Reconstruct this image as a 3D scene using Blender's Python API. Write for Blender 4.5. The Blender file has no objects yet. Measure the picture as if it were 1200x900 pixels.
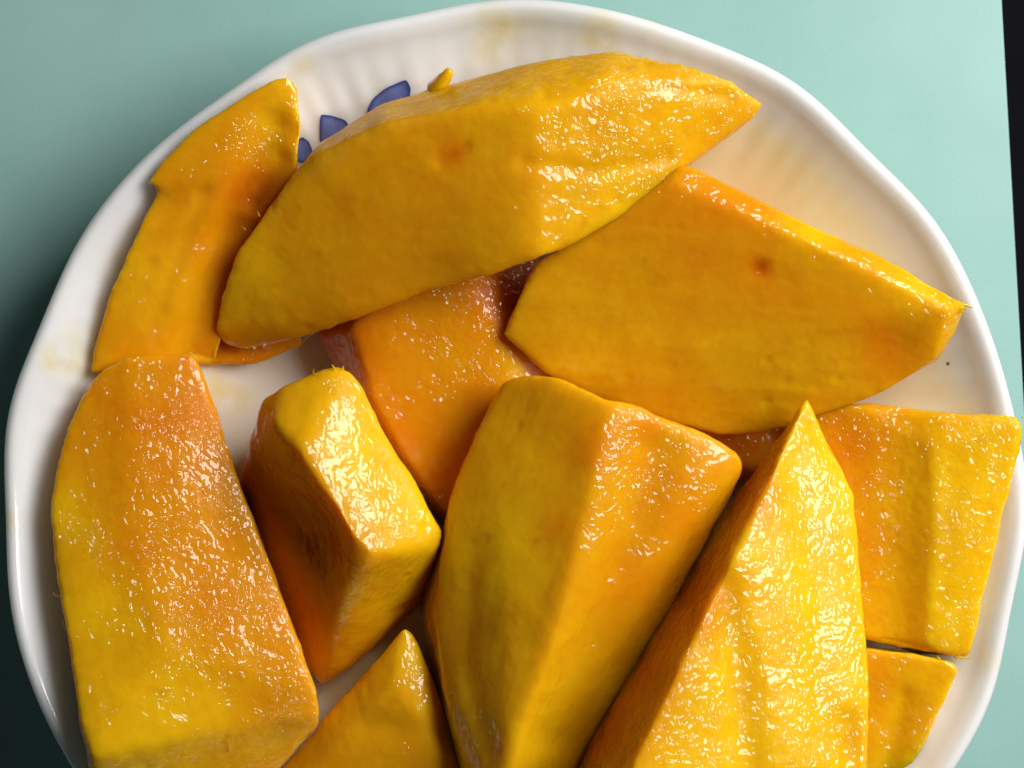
import bpy, bmesh, math, random
import numpy as np
from mathutils import Vector
random.seed(7)
S = bpy.context.scene
COL = S.collection
R = math.radians

# ------------------------------------------------------------------ camera
ZC = 0.430                      # camera height above the table, metres
ZR = 0.030                      # height of the plate's rim
MM = 0.0001672                  # metres per photo pixel at the rim's height
cam_d = bpy.data.cameras.new('camera')
cam = bpy.data.objects.new('camera', cam_d); COL.objects.link(cam)
cam.location = (0, 0, ZC); cam.rotation_euler = (0, 0, 0)
cam_d.sensor_width = 36; cam_d.lens = 36 * (ZC - ZR) / (1200 * MM)
cam_d.clip_start = 0.01; cam_d.clip_end = 20
cam_d.dof.use_dof = True; cam_d.dof.focus_distance = ZC - 0.036; cam_d.dof.aperture_fstop = 20
S.camera = cam
S.render.resolution_x = 1024; S.render.resolution_y = 768

# ------------------------------------------------------------------ light
world = bpy.data.worlds.new('World'); S.world = world; world.use_nodes = True
bg = world.node_tree.nodes['Background']
bg.inputs[0].default_value = (0.9, 0.93, 1.0, 1); bg.inputs[1].default_value = 0.024

def area(name, az, el, dist, sx, sy, power, color, target=(0, -0.02, 0.03)):
    d = bpy.data.lights.new(name, 'AREA'); d.shape = 'RECTANGLE'; d.size = sx; d.size_y = sy
    d.energy = power; d.color = color
    o = bpy.data.objects.new(name, d); COL.objects.link(o)
    t = Vector(target)
    v = Vector((math.cos(R(az)) * math.cos(R(el)), math.sin(R(az)) * math.cos(R(el)), math.sin(R(el))))
    o.location = t + v * dist
    o.rotation_euler = v.to_track_quat('Z', 'Y').to_euler()
    return o
area('window_light', 30, 41, 0.60, 0.40, 0.30, 5.7, (1.0, 0.975, 0.925))
S.view_settings.view_transform = 'Standard'
S.view_settings.look = 'None'
S.view_settings.exposure = 0.0
S.view_settings.gamma = 1.0
S.render.engine = 'CYCLES'

# ------------------------------------------------------------------ helpers
def P(px, py, h):
    """photo position + height in mm -> a point in the place (metres)"""
    z = h * 0.001
    s = MM * (ZC - z) / (ZC - ZR)
    return ((px - 600) * s, -(py - 450) * s, z)

def to_px(co):
    s = MM * (ZC - co[:, 2]) / (ZC - ZR)
    return np.stack([co[:, 0] / s + 600, -co[:, 1] / s + 450], 1)

def hash3(i, j, k, seed):
    n = (i * 374761393 + j * 668265263 + k * 2147483647 + seed * 1274126177) & 0xffffffff
    n = ((n ^ (n >> 13)) * 1274126177) & 0xffffffff
    n = (n ^ (n >> 16)) & 0xffffffff
    return n / 4294967295.0 * 2 - 1

def noise(p, freq, seed=0):
    q = p * freq + 1000.0
    i = np.floor(q).astype(np.int64); f = q - i; f = f * f * (3 - 2 * f)
    out = 0
    for a in (0, 1):
        for b in (0, 1):
            for c in (0, 1):
                w = (f[:, 0] if a else 1 - f[:, 0]) * (f[:, 1] if b else 1 - f[:, 1]) * (f[:, 2] if c else 1 - f[:, 2])
                out = out + w * hash3(i[:, 0] + a, i[:, 1] + b, i[:, 2] + c, seed)
    return out

def seg_dist(pts, poly):
    best = np.full(len(pts), 1e9)
    for (ax, ay), (bx, by) in zip(poly[:-1], poly[1:]):
        a = np.array((ax, ay), float); d = np.array((bx - ax, by - ay), float)
        t = np.clip(((pts - a) @ d) / (d @ d), 0, 1)
        best = np.minimum(best, np.linalg.norm(pts - (a + t[:, None] * d), axis=1))
    return best

def link(name, me, mat=None, parent=None, loc=(0, 0, 0)):
    o = bpy.data.objects.new(name, me); COL.objects.link(o)
    if mat: me.materials.clear(); me.materials.append(mat)
    if parent: o.parent = parent
    o.location = loc
    return o

def tag(o, label=None, cat=None, group=None, kind=None):
    if label: o['label'] = label
    if cat: o['category'] = cat
    if group: o['group'] = group
    if kind: o['kind'] = kind
    return o

# ------------------------------------------------------------------ materials
class NT:
    def __init__(s, name):
        s.m = bpy.data.materials.new(name); s.m.use_nodes = True
        s.t = s.m.node_tree; s.b = s.t.nodes['Principled BSDF']
    def n(s, typ, **kw):
        x = s.t.nodes.new(typ)
        for k, v in kw.items():
            if isinstance(k, str) and k.startswith('i_'):
                x.inputs[k[2:].replace('_', ' ')].default_value = v
            else: setattr(x, k, v)
        return x
    def l(s, a, b): s.t.links.new(a, b)
    def set(s, key, v):
        if hasattr(v, 'is_linked') or isinstance(v, bpy.types.NodeSocket): s.l(v, s.b.inputs[key])
        else: s.b.inputs[key].default_value = v
    def val(s, v, sock):
        if isinstance(v, bpy.types.NodeSocket): s.l(v, sock)
        else: sock.default_value = v
    def math(s, op, a, b=0.0, c=None, clamp=False):
        x = s.t.nodes.new('ShaderNodeMath'); x.operation = op; x.use_clamp = clamp
        s.val(a, x.inputs[0]); s.val(b, x.inputs[1])
        if c is not None: s.val(c, x.inputs[2])
        return x.outputs[0]
    def noise(s, vec, scale, detail=2, rough=0.5, dist=0.0):
        x = s.t.nodes.new('ShaderNodeTexNoise'); s.l(vec, x.inputs['Vector'])
        x.inputs['Scale'].default_value = scale; x.inputs['Detail'].default_value = detail
        x.inputs['Roughness'].default_value = rough; x.inputs['Distortion'].default_value = dist
        return x.outputs['Fac']
    def mapping(s, vec, scale=(1, 1, 1), rot=(0, 0, 0)):
        x = s.t.nodes.new('ShaderNodeMapping'); s.l(vec, x.inputs['Vector'])
        x.inputs['Scale'].default_value = scale; x.inputs['Rotation'].default_value = rot
        return x.outputs[0]
    def ramp(s, fac, stops, interp='LINEAR'):
        x = s.t.nodes.new('ShaderNodeValToRGB'); x.color_ramp.interpolation = interp
        s.l(fac, x.inputs[0]); e = x.color_ramp.elements
        while len(e) < len(stops): e.new(0.5)
        for el, (p, c) in zip(e, stops):
            el.position = p; el.color = c if len(c) == 4 else (*c, 1)
        return x.outputs[0]
    def mix(s, fac, a, b):
        x = s.t.nodes.new('ShaderNodeMix'); x.data_type = 'RGBA'
        s.val(fac, x.inputs['Factor'])
        for v, k in ((a, 6), (b, 7)):
            if isinstance(v, bpy.types.NodeSocket): s.l(v, x.inputs[k])
            else: x.inputs[k].default_value = (*v, 1) if len(v) == 3 else v
        return x.outputs[2]
    def attr(s, name):
        x = s.t.nodes.new('ShaderNodeAttribute'); x.attribute_name = name; return x.outputs['Fac']
    def bump(s, h, strength, dist, prev=None):
        x = s.t.nodes.new('ShaderNodeBump'); s.l(h, x.inputs['Height'])
        s.val(strength, x.inputs['Strength']); x.inputs['Distance'].default_value = dist
        if prev is not None: s.l(prev, x.inputs['Normal'])
        return x.outputs[0]

def mango_material():
    k = NT('mango_flesh')
    tc = k.n('ShaderNodeTexCoord').outputs['Object']
    tone, rough_a, peel = k.attr('tone'), k.attr('pebble'), k.attr('peel')
    n1 = k.noise(tc, 90, 4, 0.6); n2 = k.noise(tc, 420, 3, 0.6)
    t = k.math('ADD', tone, k.math('MULTIPLY', k.math('SUBTRACT', n1, 0.54), 0.42))
    t = k.math('ADD', t, k.math('MULTIPLY', k.math('SUBTRACT', n2, 0.5), 0.22), clamp=True)
    col = k.ramp(t, [(0.0, (0.84, 0.51, 0.004)), (0.3, (0.72, 0.345, 0.003)), (0.6, (0.68, 0.225, 0.002)), (1.0, (0.50, 0.08, 0.001))])
    # pale rough skin side
    n3 = k.noise(k.mapping(tc, (1, 1, 1)), 260, 5, 0.7)
    pc = k.ramp(n3, [(0.3, (0.45, 0.20, 0.010)), (0.55, (0.62, 0.36, 0.02)), (0.75, (0.75, 0.50, 0.07))])
    col = k.mix(k.math('MULTIPLY', peel, 0.6), col, pc)
    # bruised flecks
    n4 = k.noise(tc, 150, 2, 0.5)
    fl = k.math('MULTIPLY', k.math('SUBTRACT', n4, 0.68), 7.0, clamp=True)
    col = k.mix(k.math('MULTIPLY', fl, 0.45), col, (0.45, 0.10, 0.005))
    k.set('Base Color', col)
    k.set('Subsurface Weight', 0.75)
    k.b.inputs['Subsurface Radius'].default_value = (1.0, 0.60, 0.15)
    k.set('Subsurface Scale', 0.006)
    k.set('IOR', 1.38)
    n5 = k.noise(tc, 300, 2, 0.5)
    k.set('Roughness', k.math('ADD', k.math('MULTIPLY', n5, 0.30), 0.20))
    # relief: pulp cells, fibres
    cells = k.noise(tc, 900, 1, 0.5, 0.4)
    wide = k.noise(tc, 300, 1, 0.5)
    k.set('Specular IOR Level', 0.12)
    b = k.bump(wide, 0.2, 0.0005)
    b = k.bump(cells, k.math('ADD', k.math('MULTIPLY', rough_a, 0.22), 0.04), 0.0005, b)
    k.set('Normal', b)
    # juice film pooling over the cells: smooth rounded beads and threads
    film = k.noise(tc, 480, 0, 0.5, 1.4)
    thread = k.noise(k.mapping(tc, (1, 0.45, 1), (0.3, 0.2, 0.5)), 1250, 0, 0.5, 0.5)
    patch = k.ramp(k.noise(tc, 120, 2, 0.6), [(0.42, (0.30,) * 3), (0.6, (1,) * 3)])
    amp = k.math('MULTIPLY', k.math('ADD', k.math('MULTIPLY', rough_a, 0.9), 0.06), patch)
    c = k.bump(wide, 0.4, 0.0009)
    c = k.bump(film, amp, 0.0024, c)
    c = k.bump(thread, k.math('MULTIPLY', amp, 0.9), 0.0006, c)
    k.set('Coat Weight', k.math('SUBTRACT', 1.0, k.math('MULTIPLY', peel, 0.75)))
    k.set('Coat Roughness', 0.03); k.set('Coat IOR', 1.42)
    k.l(c, k.b.inputs['Coat Normal'])
    return k.m

def plate_material():
    k = NT('glazed_white')
    tc = k.n('ShaderNodeTexCoord').outputs['Object']
    j = k.attr('juice')
    n = k.noise(tc, 110, 5, 0.7); n2 = k.noise(k.mapping(tc, (1, 1, 0.2)), 380, 4, 0.7)
    m = k.math('MULTIPLY', j, k.math('ADD', k.math('MULTIPLY', n, 1.1), k.math('MULTIPLY', n2, 0.9)))
    m = k.math('SUBTRACT', m, 0.34, clamp=True)
    brk = k.ramp(k.noise(tc, 160, 3, 0.6), [(0.30, (0.10,) * 3), (0.70, (0.8,) * 3)])
    m = k.math('MULTIPLY', k.math('MULTIPLY', m, 1.1), brk, clamp=True); m = k.math('MINIMUM', m, 0.65)
    base = k.mix(k.noise(tc, 25, 2), (0.84, 0.82, 0.81), (0.88, 0.87, 0.88))
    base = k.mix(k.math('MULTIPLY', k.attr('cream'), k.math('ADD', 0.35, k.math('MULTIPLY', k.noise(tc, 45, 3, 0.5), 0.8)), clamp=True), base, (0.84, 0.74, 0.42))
    col = k.mix(m, base, (0.79, 0.62, 0.19))
    # tiny dark pinholes in the glaze
    v = k.n('ShaderNodeTexVoronoi'); k.l(tc, v.inputs['Vector']); v.inputs['Scale'].default_value = 115
    d = v.outputs['Distance']; pick = k.n('ShaderNodeSeparateColor'); k.l(v.outputs['Color'], pick.inputs[0])
    hole = k.math('MULTIPLY', k.math('LESS_THAN', d, 0.042), k.math('GREATER_THAN', pick.outputs[0], 0.72))
    col = k.mix(k.math('MULTIPLY', hole, 0.85), col, (0.10, 0.07, 0.05))
    k.set('Base Color', col); k.set('Roughness', 0.16); k.set('IOR', 1.5)
    k.set('Subsurface Weight', 0.8); k.b.inputs['Subsurface Radius'].default_value = (1.0, 0.9, 0.75); k.set('Subsurface Scale', 0.007)
    k.set('Coat Weight', 0.4); k.set('Coat Roughness', 0.05)
    b = k.bump(k.noise(tc, 120, 2), 0.25, 0.0006)
    b = k.bump(m, 0.3, 0.0003, b)
    k.set('Normal', b)
    return k.m

def print_material():
    k = NT('blue_print')
    tc = k.n('ShaderNodeTexCoord').outputs['Object']
    e = k.attr('edge')
    n = k.noise(k.mapping(tc, (1, 0.2, 1), (0, 0, 0.6)), 900, 3, 0.7)
    f = k.math('ADD', e, k.math('MULTIPLY', k.math('SUBTRACT', n, 0.5), 0.7), clamp=True)
    k.set('Base Color', k.ramp(f, [(0.0, (0.13, 0.18, 0.46)), (0.45, (0.08, 0.115, 0.37)), (0.85, (0.035, 0.055, 0.26))]))
    k.set('Roughness', 0.16); k.set('Coat Weight', 0.4)
    return k.m

def sheet_material():
    k = NT('teal_card')
    tc = k.n('ShaderNodeTexCoord').outputs['Object']
    n = k.noise(tc, 22, 5, 0.6); f = k.noise(tc, 1600, 3, 0.75); g = k.noise(k.mapping(tc, (1.2, 0.8, 1), (0, 0, 0.5)), 18, 2, 0.5)
    t = k.math('ADD', k.math('MULTIPLY', n, 0.5), k.math('ADD', k.math('MULTIPLY', f, 0.35), k.math('MULTIPLY', g, 0.15)))
    k.set('Base Color', k.ramp(t, [(0.3, (0.225, 0.43, 0.405)), (0.5, (0.275, 0.485, 0.455)), (0.7, (0.325, 0.535, 0.505))]))
    k.set('Roughness', 0.55)
    cr = k.noise(tc, 16, 2, 0.5, 1.5)
    b = k.bump(g, 0.2, 0.0012); b = k.bump(cr, 0.15, 0.0012, b); b = k.bump(f, 0.12, 0.0002, b)
    k.set('Normal', b)
    return k.m

def table_material():
    k = NT('black_tabletop')
    tc = k.n('ShaderNodeTexCoord').outputs['Object']
    n = k.noise(tc, 14, 4, 0.6)
    s = k.noise(k.mapping(tc, (0.4, 9, 1), (0, 0, 0.3)), 120, 3, 0.6)
    sc = k.math('MULTIPLY', k.math('SUBTRACT', s, 0.72), 6, clamp=True)
    col = k.ramp(n, [(0.3, (0.003, 0.003, 0.005)), (0.7, (0.006, 0.006, 0.008))])
    k.set('Base Color', k.mix(k.math('MULTIPLY', sc, 0.5), col, (0.06, 0.055, 0.05)))
    k.set('Roughness', 0.8); k.set('Specular IOR Level', 0.03)
    return k.m

M_MANGO, M_PLATE, M_PRINT, M_SHEET, M_TABLE = mango_material(), plate_material(), print_material(), sheet_material(), table_material()

# ------------------------------------------------------------------ table and card
def slab(name, pts, z0, z1, mat):
    bm = bmesh.new()
    a = [bm.verts.new((x, y, z1)) for x, y in pts]
    f = bm.faces.new(a)
    r = bmesh.ops.extrude_face_region(bm, geom=[f])
    for v in r['geom']:
        if isinstance(v, bmesh.types.BMVert): v.co.z = z0
    bmesh.ops.recalc_face_normals(bm, faces=bm.faces)
    bmesh.ops.bevel(bm, geom=list(bm.edges), offset=min(0.0003, (z1 - z0) * 0.3), segments=2, affect='EDGES')
    me = bpy.data.meshes.new(name); bm.to_mesh(me); bm.free()
    return link(name, me, mat)
tag(slab('table', [(-0.9, -0.7), (0.6, -0.7), (0.6, 0.7), (-0.9, 0.7)], -0.03, -0.0016, M_TABLE), kind='structure')
e0 = P(1174, 0, 0); e1 = P(1196, 400, 0)
dx = (e1[0] - e0[0]) / (e1[1] - e0[1])
xe = lambda y: e0[0] + (y - e0[1]) * dx
sheet = slab('card_sheet', [(-0.30, -0.24), (xe(-0.24), -0.24), (xe(0.16), 0.16), (-0.30, 0.16)], -0.0012, 0.0, M_SHEET)
tag(sheet, 'pale teal card sheet lying flat on the black tabletop under the plate', 'card')

# ------------------------------------------------------------------ plate
PX, PY, _ = P(601, 601, 30)
PROF = [(0, 5.0), (30, 5.0), (50, 5.3), (58, 6.6), (66, 9.9), (74, 14.2), (82, 18.8), (89.5, 23.3), (94.2, 26.6), (96.6, 28.9), (98.3, 30.0), (99.6, 29.6), (100.0, 28.4),
        (99.0, 26.8), (95.5, 22.9), (89, 17.4), (82, 12.4), (74, 8.0), (65, 4.4), (58, 2.9), (55.5, 0.4), (53.5, 0.3), (52, 2.2), (30, 2.2), (0, 2.2)]
def smooth_profile(pr, n=6):
    pr = np.array(pr, float); out = []
    for i in range(len(pr) - 1):
        p0 = pr[max(i - 1, 0)]; p1 = pr[i]; p2 = pr[i + 1]; p3 = pr[min(i + 2, len(pr) - 1)]
        for k in range(n):
            t = k / n
            out.append(0.5 * ((2 * p1) + (-p0 + p2) * t + (2 * p0 - 5 * p1 + 4 * p2 - p3) * t * t + (-p0 + 3 * p1 - 3 * p2 + p3) * t ** 3))
    out.append(pr[-1]); return np.array(out)
SP = smooth_profile(PROF)
def wave(th):
    return (0.0046 * math.sin(13 * th + 0.6) + 0.0016 * math.sin(19 * th + 2.0) + 0.0015 * math.sin(5 * th + 1.0) + 0.0008 * math.cos(th - 0.35))
def plate_pt(r, z, th, inner):
    k = max(0, min(1, (r - 72) / 24)); k = k * k * (3 - 2 * k)
    rr = r * (1 + (wave(th) + 0.004) * k)
    zz = z + k * 0.55 * math.sin(13 * th + 2.2)
    if inner:
        w = max(0, 1 - abs(r - 88) / 9.0)
        zz += w * (0.75 + 0.35 * math.sin(7 * th)) * (0.17 * math.sin(110 * th + 2 * math.sin(9 * th)) + 0.10 * math.sin(47 * th))
    return (rr * 0.001 * math.cos(th), rr * 0.001 * math.sin(th), zz * 0.001)
def plate_z(r):
    inner = SP[:int(6 * 10)]
    return np.interp(r, inner[:, 0], inner[:, 1])
def make_plate():
    N = 720; top_i = 6 * 11
    bm = bmesh.new(); rings = []
    for i, (r, z) in enumerate(SP):
        if r < 0.01: rings.append([bm.verts.new((0, 0, z * 0.001))]); continue
        n = N
        rings.append([bm.verts.new(plate_pt(r, z, 2 * math.pi * j / n, i < top_i)) for j in range(n)])
    for a, b in zip(rings[:-1], rings[1:]):
        for j in range(N):
            q = (j + 1) % N
            if len(a) == 1: bm.faces.new((a[0], b[j], b[q]))
            elif len(b) == 1: bm.faces.new((a[j], b[0], a[q]))
            else: bm.faces.new((a[j], b[j], b[q], a[q]))
    bmesh.ops.recalc_face_normals(bm, faces=bm.faces)
    me = bpy.data.meshes.new('plate_dish'); bm.to_mesh(me); bm.free()
    me.polygons.foreach_set('use_smooth', [True] * len(me.polygons))
    co = np.empty(len(me.vertices) * 3); me.vertices.foreach_get('co', co); co = co.reshape(-1, 3)
    px = to_px(co + np.array([PX, PY, 0]))
    th = np.arctan2(co[:, 1], co[:, 0]); rr = np.hypot(co[:, 0], co[:, 1]) * 1000
    j = 0.22 * np.clip((92 - rr) / 20, 0, 1)
    for x, y, s, v in [(575, 28, 22, .8), (620, 35, 20, .5), (705, 42, 18, .8), (690, 55, 60, .4), (355, 75, 12, 1.1), (530, 60, 60, .25), (130, 300, 30, .4), (75, 430, 30, .35),
                       (15, 610, 14, 1.0), (60, 420, 14, .8), (868, 178, 24, .5), (1130, 484, 22, .9), (1160, 775, 18, 1.0),
                       (770, 22, 14, 1.0), (300, 400, 90, .5), (260, 450, 24, .5), (270, 540, 24, .7), (420, 790, 50, 1.2), (500, 690, 40, 1.2), (120, 400, 40, .6), (570, 70, 20, .3)]:
        j = j + v * np.exp(-((px[:, 0] - x) ** 2 + (px[:, 1] - y) ** 2) / (2 * s * s)) * (co[:, 2] > 0.003)
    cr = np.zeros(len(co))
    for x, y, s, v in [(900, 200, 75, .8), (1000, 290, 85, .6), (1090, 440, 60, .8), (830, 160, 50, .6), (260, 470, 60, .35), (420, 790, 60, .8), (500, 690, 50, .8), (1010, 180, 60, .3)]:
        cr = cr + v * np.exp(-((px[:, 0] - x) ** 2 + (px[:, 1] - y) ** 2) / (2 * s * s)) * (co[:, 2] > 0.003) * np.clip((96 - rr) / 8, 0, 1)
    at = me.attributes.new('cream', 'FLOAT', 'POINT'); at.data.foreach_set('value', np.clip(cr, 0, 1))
    at = me.attributes.new('juice', 'FLOAT', 'POINT'); at.data.foreach_set('value', np.clip(j, 0, 1.3))
    root = bpy.data.objects.new('plate', None); COL.objects.link(root); root.location = (PX, PY, 0)
    tag(root, 'deep white glazed plate with wavy rim and blue flower print, holding the mango', 'plate')
    link('plate_dish', me, M_PLATE, root)
    return root
PLATE = make_plate()

def petal(pts):
    """flat glaze print that follows the plate's surface, given as a photo outline"""
    q = []
    for px, py in pts:                      # find the point of the plate under that pixel
        z = 15.0
        for _ in range(12):
            x, y, _z = P(px, py, z); x -= PX; y -= PY
            r = math.hypot(x, y) * 1000; z = plate_z(r)
        q.append((x * 1000, y * 1000))
    q = np.array(q); c = q.mean(0); bm = bmesh.new(); rings = []
    dense = []
    for i in range(len(q)):
        for t in range(6): dense.append(q[i] * (1 - t / 6) + q[(i + 1) % len(q)] * t / 6)
    dense = np.array(dense)
    for _ in range(2): dense = (np.roll(dense, 1, 0) + dense * 2 + np.roll(dense, -1, 0)) / 4
    edge = []
    for f in [0.0, .15, .3, .45, .6, .72, .84, .93, 1.0]:
        ring = []
        for p in (dense if f > 0 else [c]):
            x, y = c + (p - c) * f if f > 0 else c
            r = math.hypot(x, y); th = math.atan2(y, x)
            # invert the rim's wave so the print sits on the fluted wall
            k = max(0, min(1, (r - 72) / 24)); k = k * k * (3 - 2 * k); r0 = r / (1 + (wave(th) + 0.004) * k)
            X, Y, Z = plate_pt(r0, plate_z(r0), th, True)
            ring.append(bm.verts.new((X, Y, Z + 0.00022))); edge.append(0 if f < .7 else (f - .7) / .3)
        rings.append(ring)
    for a, b in zip(rings[:-1], rings[1:]):
        n = len(b)
        for j in range(n):
            if len(a) == 1: bm.faces.new((a[0], b[j], b[(j + 1) % n]))
            else: bm.faces.new((a[j], b[j], b[(j + 1) % n], a[(j + 1) % n]))
    bmesh.ops.recalc_face_normals(bm, faces=bm.faces)
    me = bpy.data.meshes.new('petal_print'); bm.to_mesh(me); bm.free()
    if me.polygons[0].normal.z < 0: me.flip_normals()
    me.polygons.foreach_set('use_smooth', [True] * len(me.polygons))
    at = me.attributes.new('edge', 'FLOAT', 'POINT'); at.data.foreach_set('value', edge)
    link('petal_print', me, M_PRINT, PLATE)
petal([(430, 130), (437, 116), (452, 104), (476, 93), (482, 104), (478, 125), (450, 150), (432, 148)])
petal([(375, 134), (388, 135), (406, 141), (412, 158), (400, 175), (384, 178), (374, 166)])
petal([(354, 160), (362, 166), (366, 176), (364, 186), (354, 192), (340, 184), (342, 168)])

# ------------------------------------------------------------------ mango pieces
GROUP = 'cut mango pieces on the white plate'
def mango(name, label, hulls, smooth=10, voxel=0.0005, lumps=0.5, dents=(), grooves=(), tone=0.35, tones=(), pebble=0.4, pebbles=(), peels=(), seed=0, cat='mango piece'):
    bm = bmesh.new()
    for pts in hulls:
        vs = [bm.verts.new(P(*p)) for p in pts]
        bmesh.ops.convex_hull(bm, input=vs)
    bmesh.ops.delete(bm, geom=[v for v in bm.verts if not v.link_faces], context='VERTS')
    me = bpy.data.meshes.new(name); bm.to_mesh(me); bm.free()
    tmp = bpy.data.objects.new('tmp', me); COL.objects.link(tmp)
    m = tmp.modifiers.new('r', 'REMESH'); m.mode = 'VOXEL'; m.voxel_size = voxel
    m = tmp.modifiers.new('s', 'SMOOTH'); m.factor = 0.5; m.iterations = int(smooth * 4.6)
    dg = bpy.context.evaluated_depsgraph_get(); dg.update()
    out = bpy.data.meshes.new_from_object(tmp.evaluated_get(dg))
    bpy.data.objects.remove(tmp); bpy.data.meshes.remove(me)
    n = len(out.vertices)
    co = np.empty(n * 3); out.vertices.foreach_get('co', co); co = co.reshape(-1, 3)
    no = np.empty(n * 3); out.vertices.foreach_get('normal', no); no = no.reshape(-1, 3)
    px = to_px(co)
    d = lumps * (1.25 * noise(co, 60, seed) + 0.22 * noise(co, 170, seed + 1) + 0.05 * noise(co, 380, seed + 2))
    near = noise(co, 120, seed + 6) * 0.5 + 0.5
    d = d + (0.03 + 0.09 * pebble) * near * noise(co, 900, seed + 5) + 0.012 * noise(co, 600, seed + 7)
    # cut sides waver more than the faces
    side = np.clip(1 - np.abs(no[:, 2]) * 1.3, 0, 1)
    d = d + side * (0.30 * noise(co, 240, seed + 12) + 0.13 * noise(co, 520, seed + 13) + 0.06 * noise(co, 1000, seed + 14))
    # knife nicks and small torn pits along the edges and faces
    rg = np.random.default_rng(seed)
    cand = np.where((no[:, 2] > 0.15) & (no[:, 2] < 0.9))[0]
    for i in rg.choice(cand, 14):
        rad = rg.uniform(.0005, .0013); q2 = ((co - co[i]) ** 2).sum(1)
        d = d - rg.uniform(.06, .2) * np.exp(-q2 / (2 * rad * rad))
    # fibres running along the piece
    c = co - co.mean(0); w, v = np.linalg.eigh(c.T @ c); ax = v[:, 2]
    along = np.outer(c @ ax, ax); st = (c - along) + along * 0.12
    d = d + 0.035 * noise(st, 800, seed + 3) + 0.06 * noise(st, 260, seed + 4)
    for x, y, h, rad, dep in dents:
        q = np.array(P(x, y, h)); d = d - dep * np.exp(-((co - q) ** 2).sum(1) / (2 * (rad * 0.001) ** 2))
    up = np.clip(no[:, 2] * 2.5, 0, 1)
    for poly, wd, dep in grooves:
        d = d - dep * up * np.exp(-seg_dist(px, poly) ** 2 / (2 * wd * wd))
    co2 = co + no * (d * 0.001)[:, None]
    rr = np.hypot(co2[:, 0] - PX, co2[:, 1] - PY) * 1000      # the piece rests on the plate, never through it
    fl = plate_z(rr) * 0.001 + 0.0001
    co2[:, 2] = np.where((rr < 97) & (co2[:, 2] < fl), fl, co2[:, 2])
    tn = np.full(n, float(tone))
    for x, y, s, val in tones:
        k = np.exp(-((px[:, 0] - x) ** 2 + (px[:, 1] - y) ** 2) / (2 * s * s)); tn = tn * (1 - k) + val * k
    pb = np.full(n, float(pebble))
    for x, y, s, val in pebbles:
        k = np.exp(-((px[:, 0] - x) ** 2 + (px[:, 1] - y) ** 2) / (2 * s * s)); pb = pb * (1 - k) + val * k
    pe = np.zeros(n)
    for poly, wd, val in peels:
        pe = np.maximum(pe, val * np.exp(-seg_dist(px, poly) ** 4 / (2 * wd ** 4)))
    pe = np.clip(pe * (0.75 + 0.5 * noise(co, 300, seed + 9)), 0, 1)
    base = np.array([co2[:, 0].mean(), co2[:, 1].mean(), co2[:, 2].min()])
    out.vertices.foreach_set('co', (co2 - base).ravel())
    for nm, a in (('tone', np.clip(tn, 0, 1)), ('pebble', np.clip(pb, 0, 1)), ('peel', pe)):
        at = out.attributes.new(nm, 'FLOAT', 'POINT'); at.data.foreach_set('value', a)
    out.polygons.foreach_set('use_smooth', [True] * len(out.polygons)); out.update()
    out.name = name
    o = link(name, out, M_MANGO, None, tuple(base))
    tag(o, label, cat, GROUP)
    return o

def strand(parent, name, pts, rad=0.12, tip=0.04):
    """thin torn fibre; pts = photo position + height"""
    P3 = [Vector(P(*p)) - parent.location for p in pts]
    Q = []
    for i in range(len(P3) - 1):
        p0, p1, p2, p3 = P3[max(i - 1, 0)], P3[i], P3[i + 1], P3[min(i + 2, len(P3) - 1)]
        for k in range(5):
            t = k / 5
            Q.append(0.5 * ((2 * p1) + (-p0 + p2) * t + (2 * p0 - 5 * p1 + 4 * p2 - p3) * t * t + (-p0 + 3 * p1 - 3 * p2 + p3) * t ** 3))
    Q.append(P3[-1]); bm = bmesh.new(); rings = []
    for i, q in enumerate(Q):
        d = (Q[min(i + 1, len(Q) - 1)] - Q[max(i - 1, 0)]).normalized(); a = d.cross(Vector((.37, .83, .41))).normalized(); b = d.cross(a)
        r = (rad + (tip - rad) * i / (len(Q) - 1)) * 0.001
        rings.append([bm.verts.new(q + (a * math.cos(t) + b * math.sin(t)) * r) for t in (0, 1.05, 2.09, 3.14, 4.19, 5.24)])
    for a, b in zip(rings[:-1], rings[1:]):
        for j in range(6): bm.faces.new((a[j], a[(j + 1) % 6], b[(j + 1) % 6], b[j]))
    bm.faces.new(rings[0]); bm.faces.new(rings[-1][::-1]); bmesh.ops.recalc_face_normals(bm, faces=bm.faces)
    me = bpy.data.meshes.new(name); bm.to_mesh(me); bm.free()
    me.polygons.foreach_set('use_smooth', [True] * len(me.polygons))
    for nm, v in (('tone', 0.25), ('pebble', 0.2), ('peel', 0.0)):
        at = me.attributes.new(nm, 'FLOAT', 'POINT'); at.data.foreach_set('value', [v] * len(me.vertices))
    return link(name, me, M_MANGO, parent)

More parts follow.
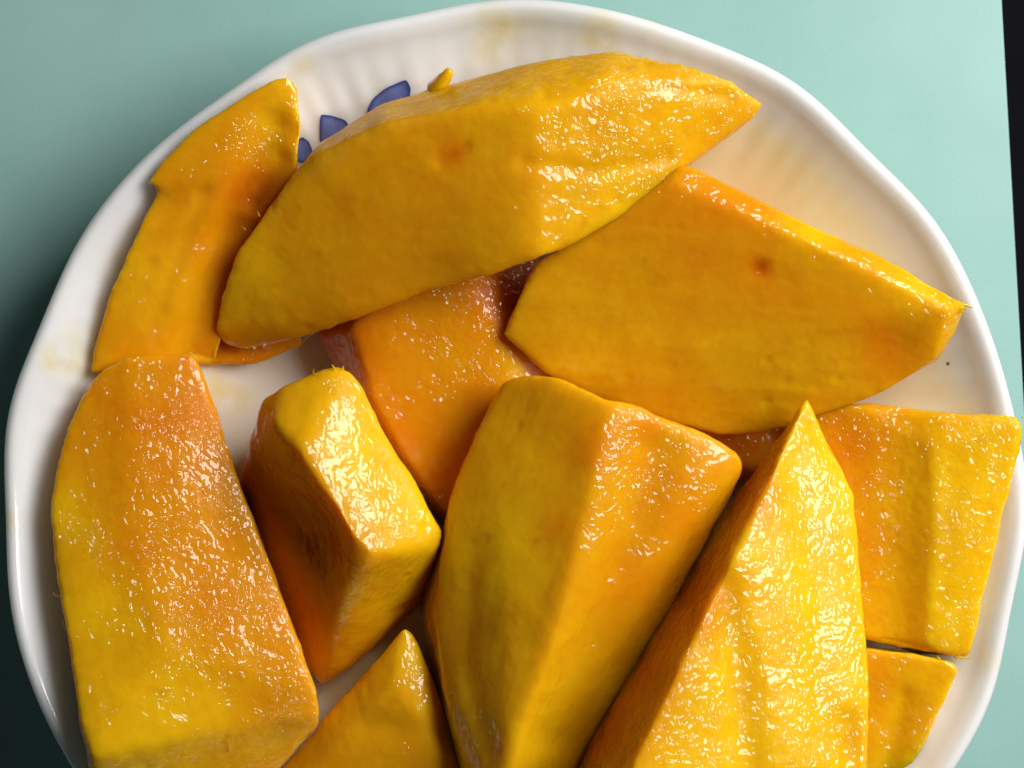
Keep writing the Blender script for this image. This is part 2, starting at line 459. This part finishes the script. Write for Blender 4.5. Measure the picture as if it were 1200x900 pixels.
# thin curved slice against the wall, upper left
A = mango('mango_slice', 'dull amber mango slice with a notch in its edge, leaning at upper left',
    [[(338, 87, 33), (351, 102, 32), (355, 150, 32), (350, 200, 30), (300, 262, 27), (250, 250, 27), (205, 215, 29), (168, 216, 32.5), (183, 190, 33), (227, 146, 34), (288, 106, 34), (322, 90, 33.5),
      (330, 120, 18), (340, 200, 12), (215, 200, 16), (240, 240, 10)],
     [(187, 208, 31), (250, 200, 29), (348, 190, 30), (350, 200, 29), (300, 265, 26), (161, 270, 30.5), (145, 300, 29.5), (250, 330, 14), (200, 300, 9), (300, 270, 10)],
     [(161, 268, 30.5), (300, 262, 26), (268, 320, 24), (262, 400, 19), (254, 427, 17), (103, 440, 26), (108, 405, 26.5), (128, 338, 28.5), (150, 430, 9), (240, 300, 9)],
     [(230, 370, 15), (230, 430, 15), (300, 427, 13), (354, 406, 12), (354, 360, 12), (300, 330, 11), (240, 425, 7), (300, 420, 7), (345, 395, 7)]],
    smooth=6, lumps=0.45, tone=0.40, tones=[(262, 320, 45, .7), (300, 235, 30, .85), (150, 300, 40, .35), (340, 130, 30, .15), (180, 330, 40, .25), (300, 415, 40, .6)], pebble=0.28,  # deeper tone at right paints in the shade of the top wedge
    grooves=[([(322, 150), (285, 230), (245, 330), (225, 420)], 17, 2.4), ([(330, 190), (300, 240)], 9, 1.2), ([(240, 230), (180, 380)], 8, .5)],
    pebbles=[(320, 200, 50, .8), (335, 140, 25, .7)], seed=3)

# big wedge across the top
B = mango('mango_wedge', 'largest mango wedge, lying across the top of the plate with a pointed right end',
    [[(248, 388, 20), (262, 330, 25), (276, 290, 28), (335, 208, 33), (372, 182, 36), (450, 145, 40), (560, 122, 43), (600, 127, 44.5), (632, 136, 45), (614, 300, 40), (640, 300, 40), (600, 307, 38), (540, 322, 35), (420, 368, 29), (350, 398, 22), (292, 413, 17), (262, 408, 16),
      (385, 160, 30), (450, 119, 31), (515, 96, 31), (640, 68, 35), (420, 330, 16), (520, 280, 18), (600, 250, 20), (440, 200, 20), (330, 330, 14)],
     [(560, 122, 43), (600, 127, 44.5), (632, 136, 45), (614, 299, 40), (640, 299, 39.5), (660, 296, 37), (700, 272, 36), (762, 222, 32), (815, 190, 30), (868, 152, 30), (897, 123, 32), (862, 92, 36), (800, 69, 37), (720, 58, 36), (640, 68, 35), (540, 92, 32),
      (700, 100, 43.5), (800, 98, 40), (620, 240, 20), (700, 200, 20), (800, 130, 22)]],
    smooth=11, lumps=0.6, tone=0.30, tones=[(450, 250, 90, .42), (350, 360, 60, .36), (280, 330, 30, .15), (760, 130, 70, .25), (530, 180, 12, .75), (700, 230, 40, .2)], pebble=0.22,
    pebbles=[(720, 160, 90, .6), (850, 110, 40, .8), (300, 260, 30, .6)], peels=[([(372, 182), (440, 138), (520, 108), (600, 88)], 20, .85), ([(600, 88), (720, 70), (800, 75)], 12, .5)],
    grooves=[([(615, 190), (700, 200), (780, 185)], 7, .5), ([(640, 110), (760, 100), (850, 112)], 6, .5), ([(515, 190), (545, 172)], 5, .4)], seed=11)
strand(B, 'pulp_shred', [(509, 106, 31), (520, 93, 33), (528, 82, 34)], 1.9, .9)

# broad slab at the right
C = mango('mango_slab', 'broad flat amber mango slab at right with a small red bruise and bright upper edge',
    [[(700, 262, 32), (788, 214, 37), (934, 276, 39), (1112, 362, 40), (1098, 422, 35), (1040, 462, 31), (960, 474, 27), (925, 482, 25), (892, 510, 22), (842, 512, 21), (780, 496, 21), (700, 471, 21), (640, 438, 24), (590, 393, 25), (608, 345, 28), (628, 308, 30),
      (798, 192, 35), (814, 195, 34), (937, 257, 36), (1062, 313, 37), (1136, 354, 37), (1138, 362, 36), (1120, 396, 33), (1102, 424, 30),
      (690, 280, 9), (800, 240, 15), (960, 320, 18), (1040, 370, 22), (960, 440, 13), (880, 500, 8), (840, 502, 7), (700, 460, 7), (630, 420, 7), (612, 388, 7), (634, 320, 7)]],
    smooth=6, lumps=0.4, tone=0.28, tones=[(860, 280, 90, .55), (790, 250, 60, .5), (700, 340, 50, .38), (890, 314, 9, 1.0), (1040, 410, 30, .7), (960, 265, 30, .15), (1080, 335, 30, .12), (850, 470, 70, .2), (680, 400, 50, .25)],
    pebble=0.24, pebbles=[(820, 220, 30, .5), (1100, 360, 30, .7), (960, 280, 30, .5)],
    dents=[(891, 314, 35, 1.3, .8), (1050, 412, 31, 6, 1.6), (900, 330, 33, 14, .7), (760, 420, 22, 9, .4)], seed=21)
strand(C, 'pulp_shred', [(1126, 356, 32), (1134, 358, 32), (1140, 361, 32)], .5, .1)

# orange chunk in the middle, half hidden
D = mango('mango_chunk', 'deep orange mango chunk in the middle, half hidden under the largest wedge',
    [[(412, 384, 23), (470, 330, 25), (540, 290, 25), (630, 300, 10), (634, 350, 11), (585, 365, 22), (600, 380, 21.5), (642, 436, 20), (600, 460, 21), (570, 500, 20), (545, 562, 18), (526, 610, 16), (480, 545, 20), (438, 472, 22),
      (368, 388, 12), (392, 430, 9), (430, 520, 8), (515, 620, 6.5), (640, 450, 7), (650, 320, 7), (480, 310, 8)],
     [(600, 400, 16), (700, 480, 15), (900, 560, 14), (940, 470, 14), (860, 440, 14), (640, 340, 14), (600, 400, 7), (700, 500, 7), (900, 580, 7), (950, 460, 8), (640, 340, 7)]],
    smooth=8, lumps=0.5, tone=0.56, tones=[(520, 400, 60, .46), (610, 430, 20, .3), (600, 340, 30, .9), (390, 400, 30, .95)], pebble=0.45, pebbles=[(520, 400, 38, .9), (560, 350, 20, .7), (525, 510, 16, .9)], grooves=[([(570, 340), (650, 420)], 10, .8)], seed=31)  # upper right corner: its shadow is painted in as dark red tone

# cube-like bright chunk
E = mango('mango_chunk', 'bright lemon yellow mango chunk with an orange hollow in its left side',
    [[(306, 468, 30), (330, 452, 33), (396, 428, 33), (412, 438, 33), (430, 470, 32), (520, 622, 28), (520, 640, 27), (436, 652, 40), (408, 618, 42), (352, 530, 41), (322, 496, 37),
      (272, 575, 14), (290, 530, 17), (320, 690, 14), (352, 772, 12), (376, 806, 12), (400, 790, 14), (440, 752, 16), (486, 702, 18), (400, 700, 33),
      (290, 620, 6.5), (370, 790, 6.5), (420, 770, 7), (505, 700, 7), (490, 600, 8), (410, 480, 10), (330, 500, 8)]],
    smooth=13, lumps=0.55, tone=0.36, tones=[(410, 520, 60, .02), (480, 600, 45, .03), (320, 600, 45, .85), (350, 720, 40, .72), (376, 640, 28, .9), (430, 700, 30, .35), (310, 500, 14, .5)], pebble=0.25,  # left side and hollow: orange flesh deepened further, shade painted into tone
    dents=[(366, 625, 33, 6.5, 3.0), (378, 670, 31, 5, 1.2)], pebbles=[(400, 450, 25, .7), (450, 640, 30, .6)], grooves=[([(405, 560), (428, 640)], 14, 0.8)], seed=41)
strand(E, 'pulp_fibre', [(370, 440, 33), (367, 436, 34), (368, 432, 34.3)], .18, .05)
strand(E, 'pulp_fibre', [(392, 432, 34), (390, 429, 34.4), (389, 427, 34.6)], .3, .06)
strand(E, 'pulp_fibre', [(402, 432, 34), (402, 429, 34.3)], .3, .06)

# big piece at left
F = mango('mango_slab', 'long glistening orange mango slab at far left, standing over the plate wall',
    [[(102, 446, 28), (120, 428, 29), (150, 417, 29), (226, 414, 26), (237, 436, 26), (252, 500, 26), (277, 575, 26.5), (306, 660, 27), (344, 752, 28), (372, 812, 28), (375, 836, 27.5), (106, 884, 37), (92, 840, 36.5), (68, 700, 34.5), (56, 600, 32.5), (60, 560, 31.5), (76, 498, 30),
      (150, 600, 33), (190, 760, 35.5), (376, 850, 25), (342, 885, 24), (112, 930, 29), (200, 950, 24), (300, 930, 22),
      (106, 480, 22), (80, 620, 25), (110, 860, 22), (150, 500, 9), (250, 560, 9), (360, 810, 7), (320, 900, 6.5), (170, 900, 9), (140, 640, 12), (232, 450, 12)]],
    smooth=7, lumps=0.5, tone=0.42, tones=[(210, 500, 60, .62), (250, 700, 60, .55), (110, 720, 50, .10), (85, 600, 35, .10), (200, 840, 60, .12), (130, 860, 50, .08), (180, 620, 50, .5)],
    pebble=0.42, pebbles=[(120, 610, 38, .9), (205, 590, 45, .85), (222, 470, 20, .95), (150, 500, 22, .8), (235, 745, 40, .85), (300, 790, 28, .8), (340, 825, 18, .9), (150, 700, 30, .6), (200, 900, 30, .3)], peels=[([(130, 905), (230, 878), (380, 858)], 17, .8)], dents=[(210, 660, 38, 8, .8)], seed=51)
strand(F, 'pulp_fibre', [(72, 700, 32), (64, 697, 32), (63, 693, 32)], .3, .06)
strand(F, 'pulp_fibre', [(79, 740, 32), (74, 732, 32), (75, 725, 32)], .16, .05)
strand(F, 'pulp_fibre', [(268, 880, 29), (272, 868, 31), (271, 858, 32)], .14, .05)

# small piece at the bottom
G = mango('mango_chunk', 'small amber mango chunk with a peaked yellow corner at the bottom, beside the left slab',
    [[(474, 734, 25), (484, 742, 24), (512, 806, 24), (530, 850, 23), (552, 930, 22), (520, 980, 22), (300, 975, 20), (328, 900, 18), (402, 826, 22), (440, 780, 24), (462, 800, 27), (500, 860, 27),
      (480, 760, 8), (540, 900, 8), (400, 850, 7), (370, 940, 7), (500, 960, 7)]],
    smooth=8, lumps=0.4, tone=0.38, tones=[(485, 770, 30, .15), (500, 820, 20, .2)], pebble=0.4, grooves=[([(430, 850), (520, 860)], 12, .6)], seed=61)

# central wedge
H = mango('mango_wedge', 'tall central mango wedge with smooth olive left side and glossy orange right side',
    [[(590, 442, 30), (612, 438, 32), (650, 440, 36), (716, 470, 41), (560, 500, 30), (532, 572, 29), (516, 660, 29), (508, 735, 29), (520, 805, 29), (545, 900, 29), (560, 960, 28), (700, 540, 43), (668, 680, 44), (640, 780, 43), (600, 860, 41), (585, 960, 38), (590, 650, 38), (580, 780, 37),
      (640, 960, 20), (555, 600, 6.5), (490, 700, 6.5), (520, 900, 7), (700, 560, 7), (620, 470, 10), (690, 800, 8)],
     [(716, 470, 41), (738, 472, 40), (830, 508, 36), (868, 530, 34), (874, 546, 33), (852, 590, 30), (800, 664, 27), (742, 742, 25), (705, 850, 22), (675, 930, 20), (640, 960, 20), (585, 960, 36), (600, 860, 41), (640, 780, 43), (668, 680, 44), (700, 540, 43),
      (850, 570, 9), (790, 690, 7), (720, 860, 7), (640, 600, 8), (720, 500, 9)]],
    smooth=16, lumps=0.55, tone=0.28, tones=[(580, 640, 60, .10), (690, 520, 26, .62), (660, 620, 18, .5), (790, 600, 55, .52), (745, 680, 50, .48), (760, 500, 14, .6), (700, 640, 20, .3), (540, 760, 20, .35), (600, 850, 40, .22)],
    pebble=0.17, pebbles=[(760, 560, 60, .65), (720, 700, 50, .4)], grooves=[([(770, 530), (745, 620), (700, 740), (655, 860)], 20, 2.2), ([(552, 640), (545, 780), (572, 880)], 9, .35)], seed=71)

# tall wedge lower right
J = mango('mango_wedge', 'tall mango wedge at lower right with a sharp tip and a bright pebbly glistening face',
    [[(945, 461, 33), (950, 466, 33), (966, 516, 33.5), (1005, 578, 34), (1008, 680, 37), (1020, 768, 40), (1020, 870, 43), (1012, 960, 45), (928, 500, 38), (890, 590, 44.5), (868, 640, 47.5), (832, 706, 51), (792, 790, 55), (748, 880, 58.5), (716, 960, 60),
      (900, 530, 26), (840, 610, 23), (755, 735, 20), (686, 850, 17), (640, 960, 15),
      (880, 560, 9), (700, 830, 6.5), (650, 950, 6.5), (980, 600, 9), (990, 900, 8), (900, 960, 7)]],
    smooth=10, lumps=0.5, tone=0.10, tones=[(800, 690, 40, .85), (870, 570, 30, .75), (700, 850, 45, .9), (745, 780, 35, .85), (880, 800, 25, .2), (1000, 860, 25, .25)], pebble=0.6,  # left face: deeper pigment, with its shade painted into the tone
    pebbles=[(790, 700, 30, .4), (700, 880, 40, .2)], grooves=[([(850, 690), (868, 780), (885, 960)], 15, 1.5), ([(935, 540), (960, 700), (965, 860)], 14, .7), ([(995, 850), (1000, 940)], 12, 1.2)], seed=81)

# right-hand piece over the rim
K = mango('mango_piece', 'square cut mango piece at far right with its upper corner hanging over the rim',
    [[(944, 466, 24), (1000, 474, 28), (1100, 484, 32), (1198, 489, 34), (1202, 500, 34), (1190, 530, 33), (1166, 590, 32), (1152, 650, 31), (1144, 740, 30), (1138, 772, 29), (1108, 769, 30), (1060, 763, 28), (1010, 750, 26), (960, 560, 24), (1090, 520, 33.5), (1098, 640, 33), (1085, 755, 31),
      (1060, 500, 14), (1130, 560, 20), (1122, 762, 20), (1065, 760, 9), (980, 700, 7), (960, 520, 8), (1150, 520, 25)]],
    smooth=6, lumps=0.45, tone=0.22, tones=[(1010, 520, 50, .55), (1030, 640, 35, .4), (1130, 560, 50, .08), (1110, 700, 50, .05)], pebble=0.75,
    grooves=[([(1060, 500), (1056, 660), (1050, 790)], 24, 1.4), ([(1120, 540), (1105, 700)], 10, .35)], seed=91)
def top_of(o, px, py):
    """height (mm) of a piece's surface under a photo position"""
    n = len(o.data.vertices); c = np.empty(n * 3); o.data.vertices.foreach_get('co', c); c = c.reshape(-1, 3) + np.array(o.location)
    q = to_px(c); m = np.hypot(q[:, 0] - px, q[:, 1] - py) < 6
    return c[m, 2].max() * 1000 if m.any() else 30
strand(K, 'pulp_fibre', [(1098, 770, 29), (1102, 774, 29.5), (1102, 779, 29)], .3, .08)
strand(K, 'pulp_fibre', [(1120, 770, 29), (1132, 771, 29), (1139, 772, 29)], .4, .06)

L = mango('mango_piece', 'small yellow mango piece at lower right, below the square cut piece',
    [[(1008, 757, 27), (1060, 763, 29), (1120, 775, 31), (1126, 786, 30.5), (1113, 812, 30), (1076, 850, 26), (1056, 900, 25), (1042, 960, 24), (1000, 960, 22), (1005, 860, 25), (1062, 800, 28),
      (1100, 776, 20), (1060, 766, 12), (1050, 860, 9), (1020, 950, 6), (990, 762, 7), (1000, 940, 6)]],
    smooth=6, lumps=0.4, tone=0.2, tones=[(1040, 800, 30, .35), (1090, 800, 25, .1)], pebble=0.6, grooves=[([(1060, 820), (1040, 900)], 10, .8)], seed=101)
strand(F, 'pulp_fibre', [(226, 417, 28), (222, 413, 28.5), (215, 414, 28.5)], .2, .08)
strand(B, 'pulp_fibre', [(372, 388, 22), (362, 394, 18), (352, 404, 15), (350, 408, 13)], .12, .08)

# fine torn fibres along the cut edges
def fuzz(o, spots, seed):
    rnd = random.Random(seed)
    for (x, y), (ux, uy), n, spread in spots:
        for _ in range(n):
            t = rnd.uniform(-1, 1); px, py = x - uy * spread * t, y + ux * spread * t
            h = top_of(o, px, py); a = rnd.uniform(-.7, .7); L = rnd.uniform(2, 5)
            vx, vy = ux * math.cos(a) - uy * math.sin(a), ux * math.sin(a) + uy * math.cos(a)
            strand(o, 'pulp_fibre', [(px - vx * 2, py - vy * 2, h - .3), (px + vx * L * .5, py + vy * L * .5, h + .2), (px + vx * L + rnd.uniform(-1, 1), py + vy * L, h + rnd.uniform(-.2, .5))], rnd.uniform(.10, .2), .03)
fuzz(K, [((1128, 768), (0.3, 1), 4, 14)], 1)
fuzz(C, [((1128, 360), (1, .2), 2, 6)], 2)
fuzz(B, [((300, 255), (-.7, -.7), 2, 20)], 5)
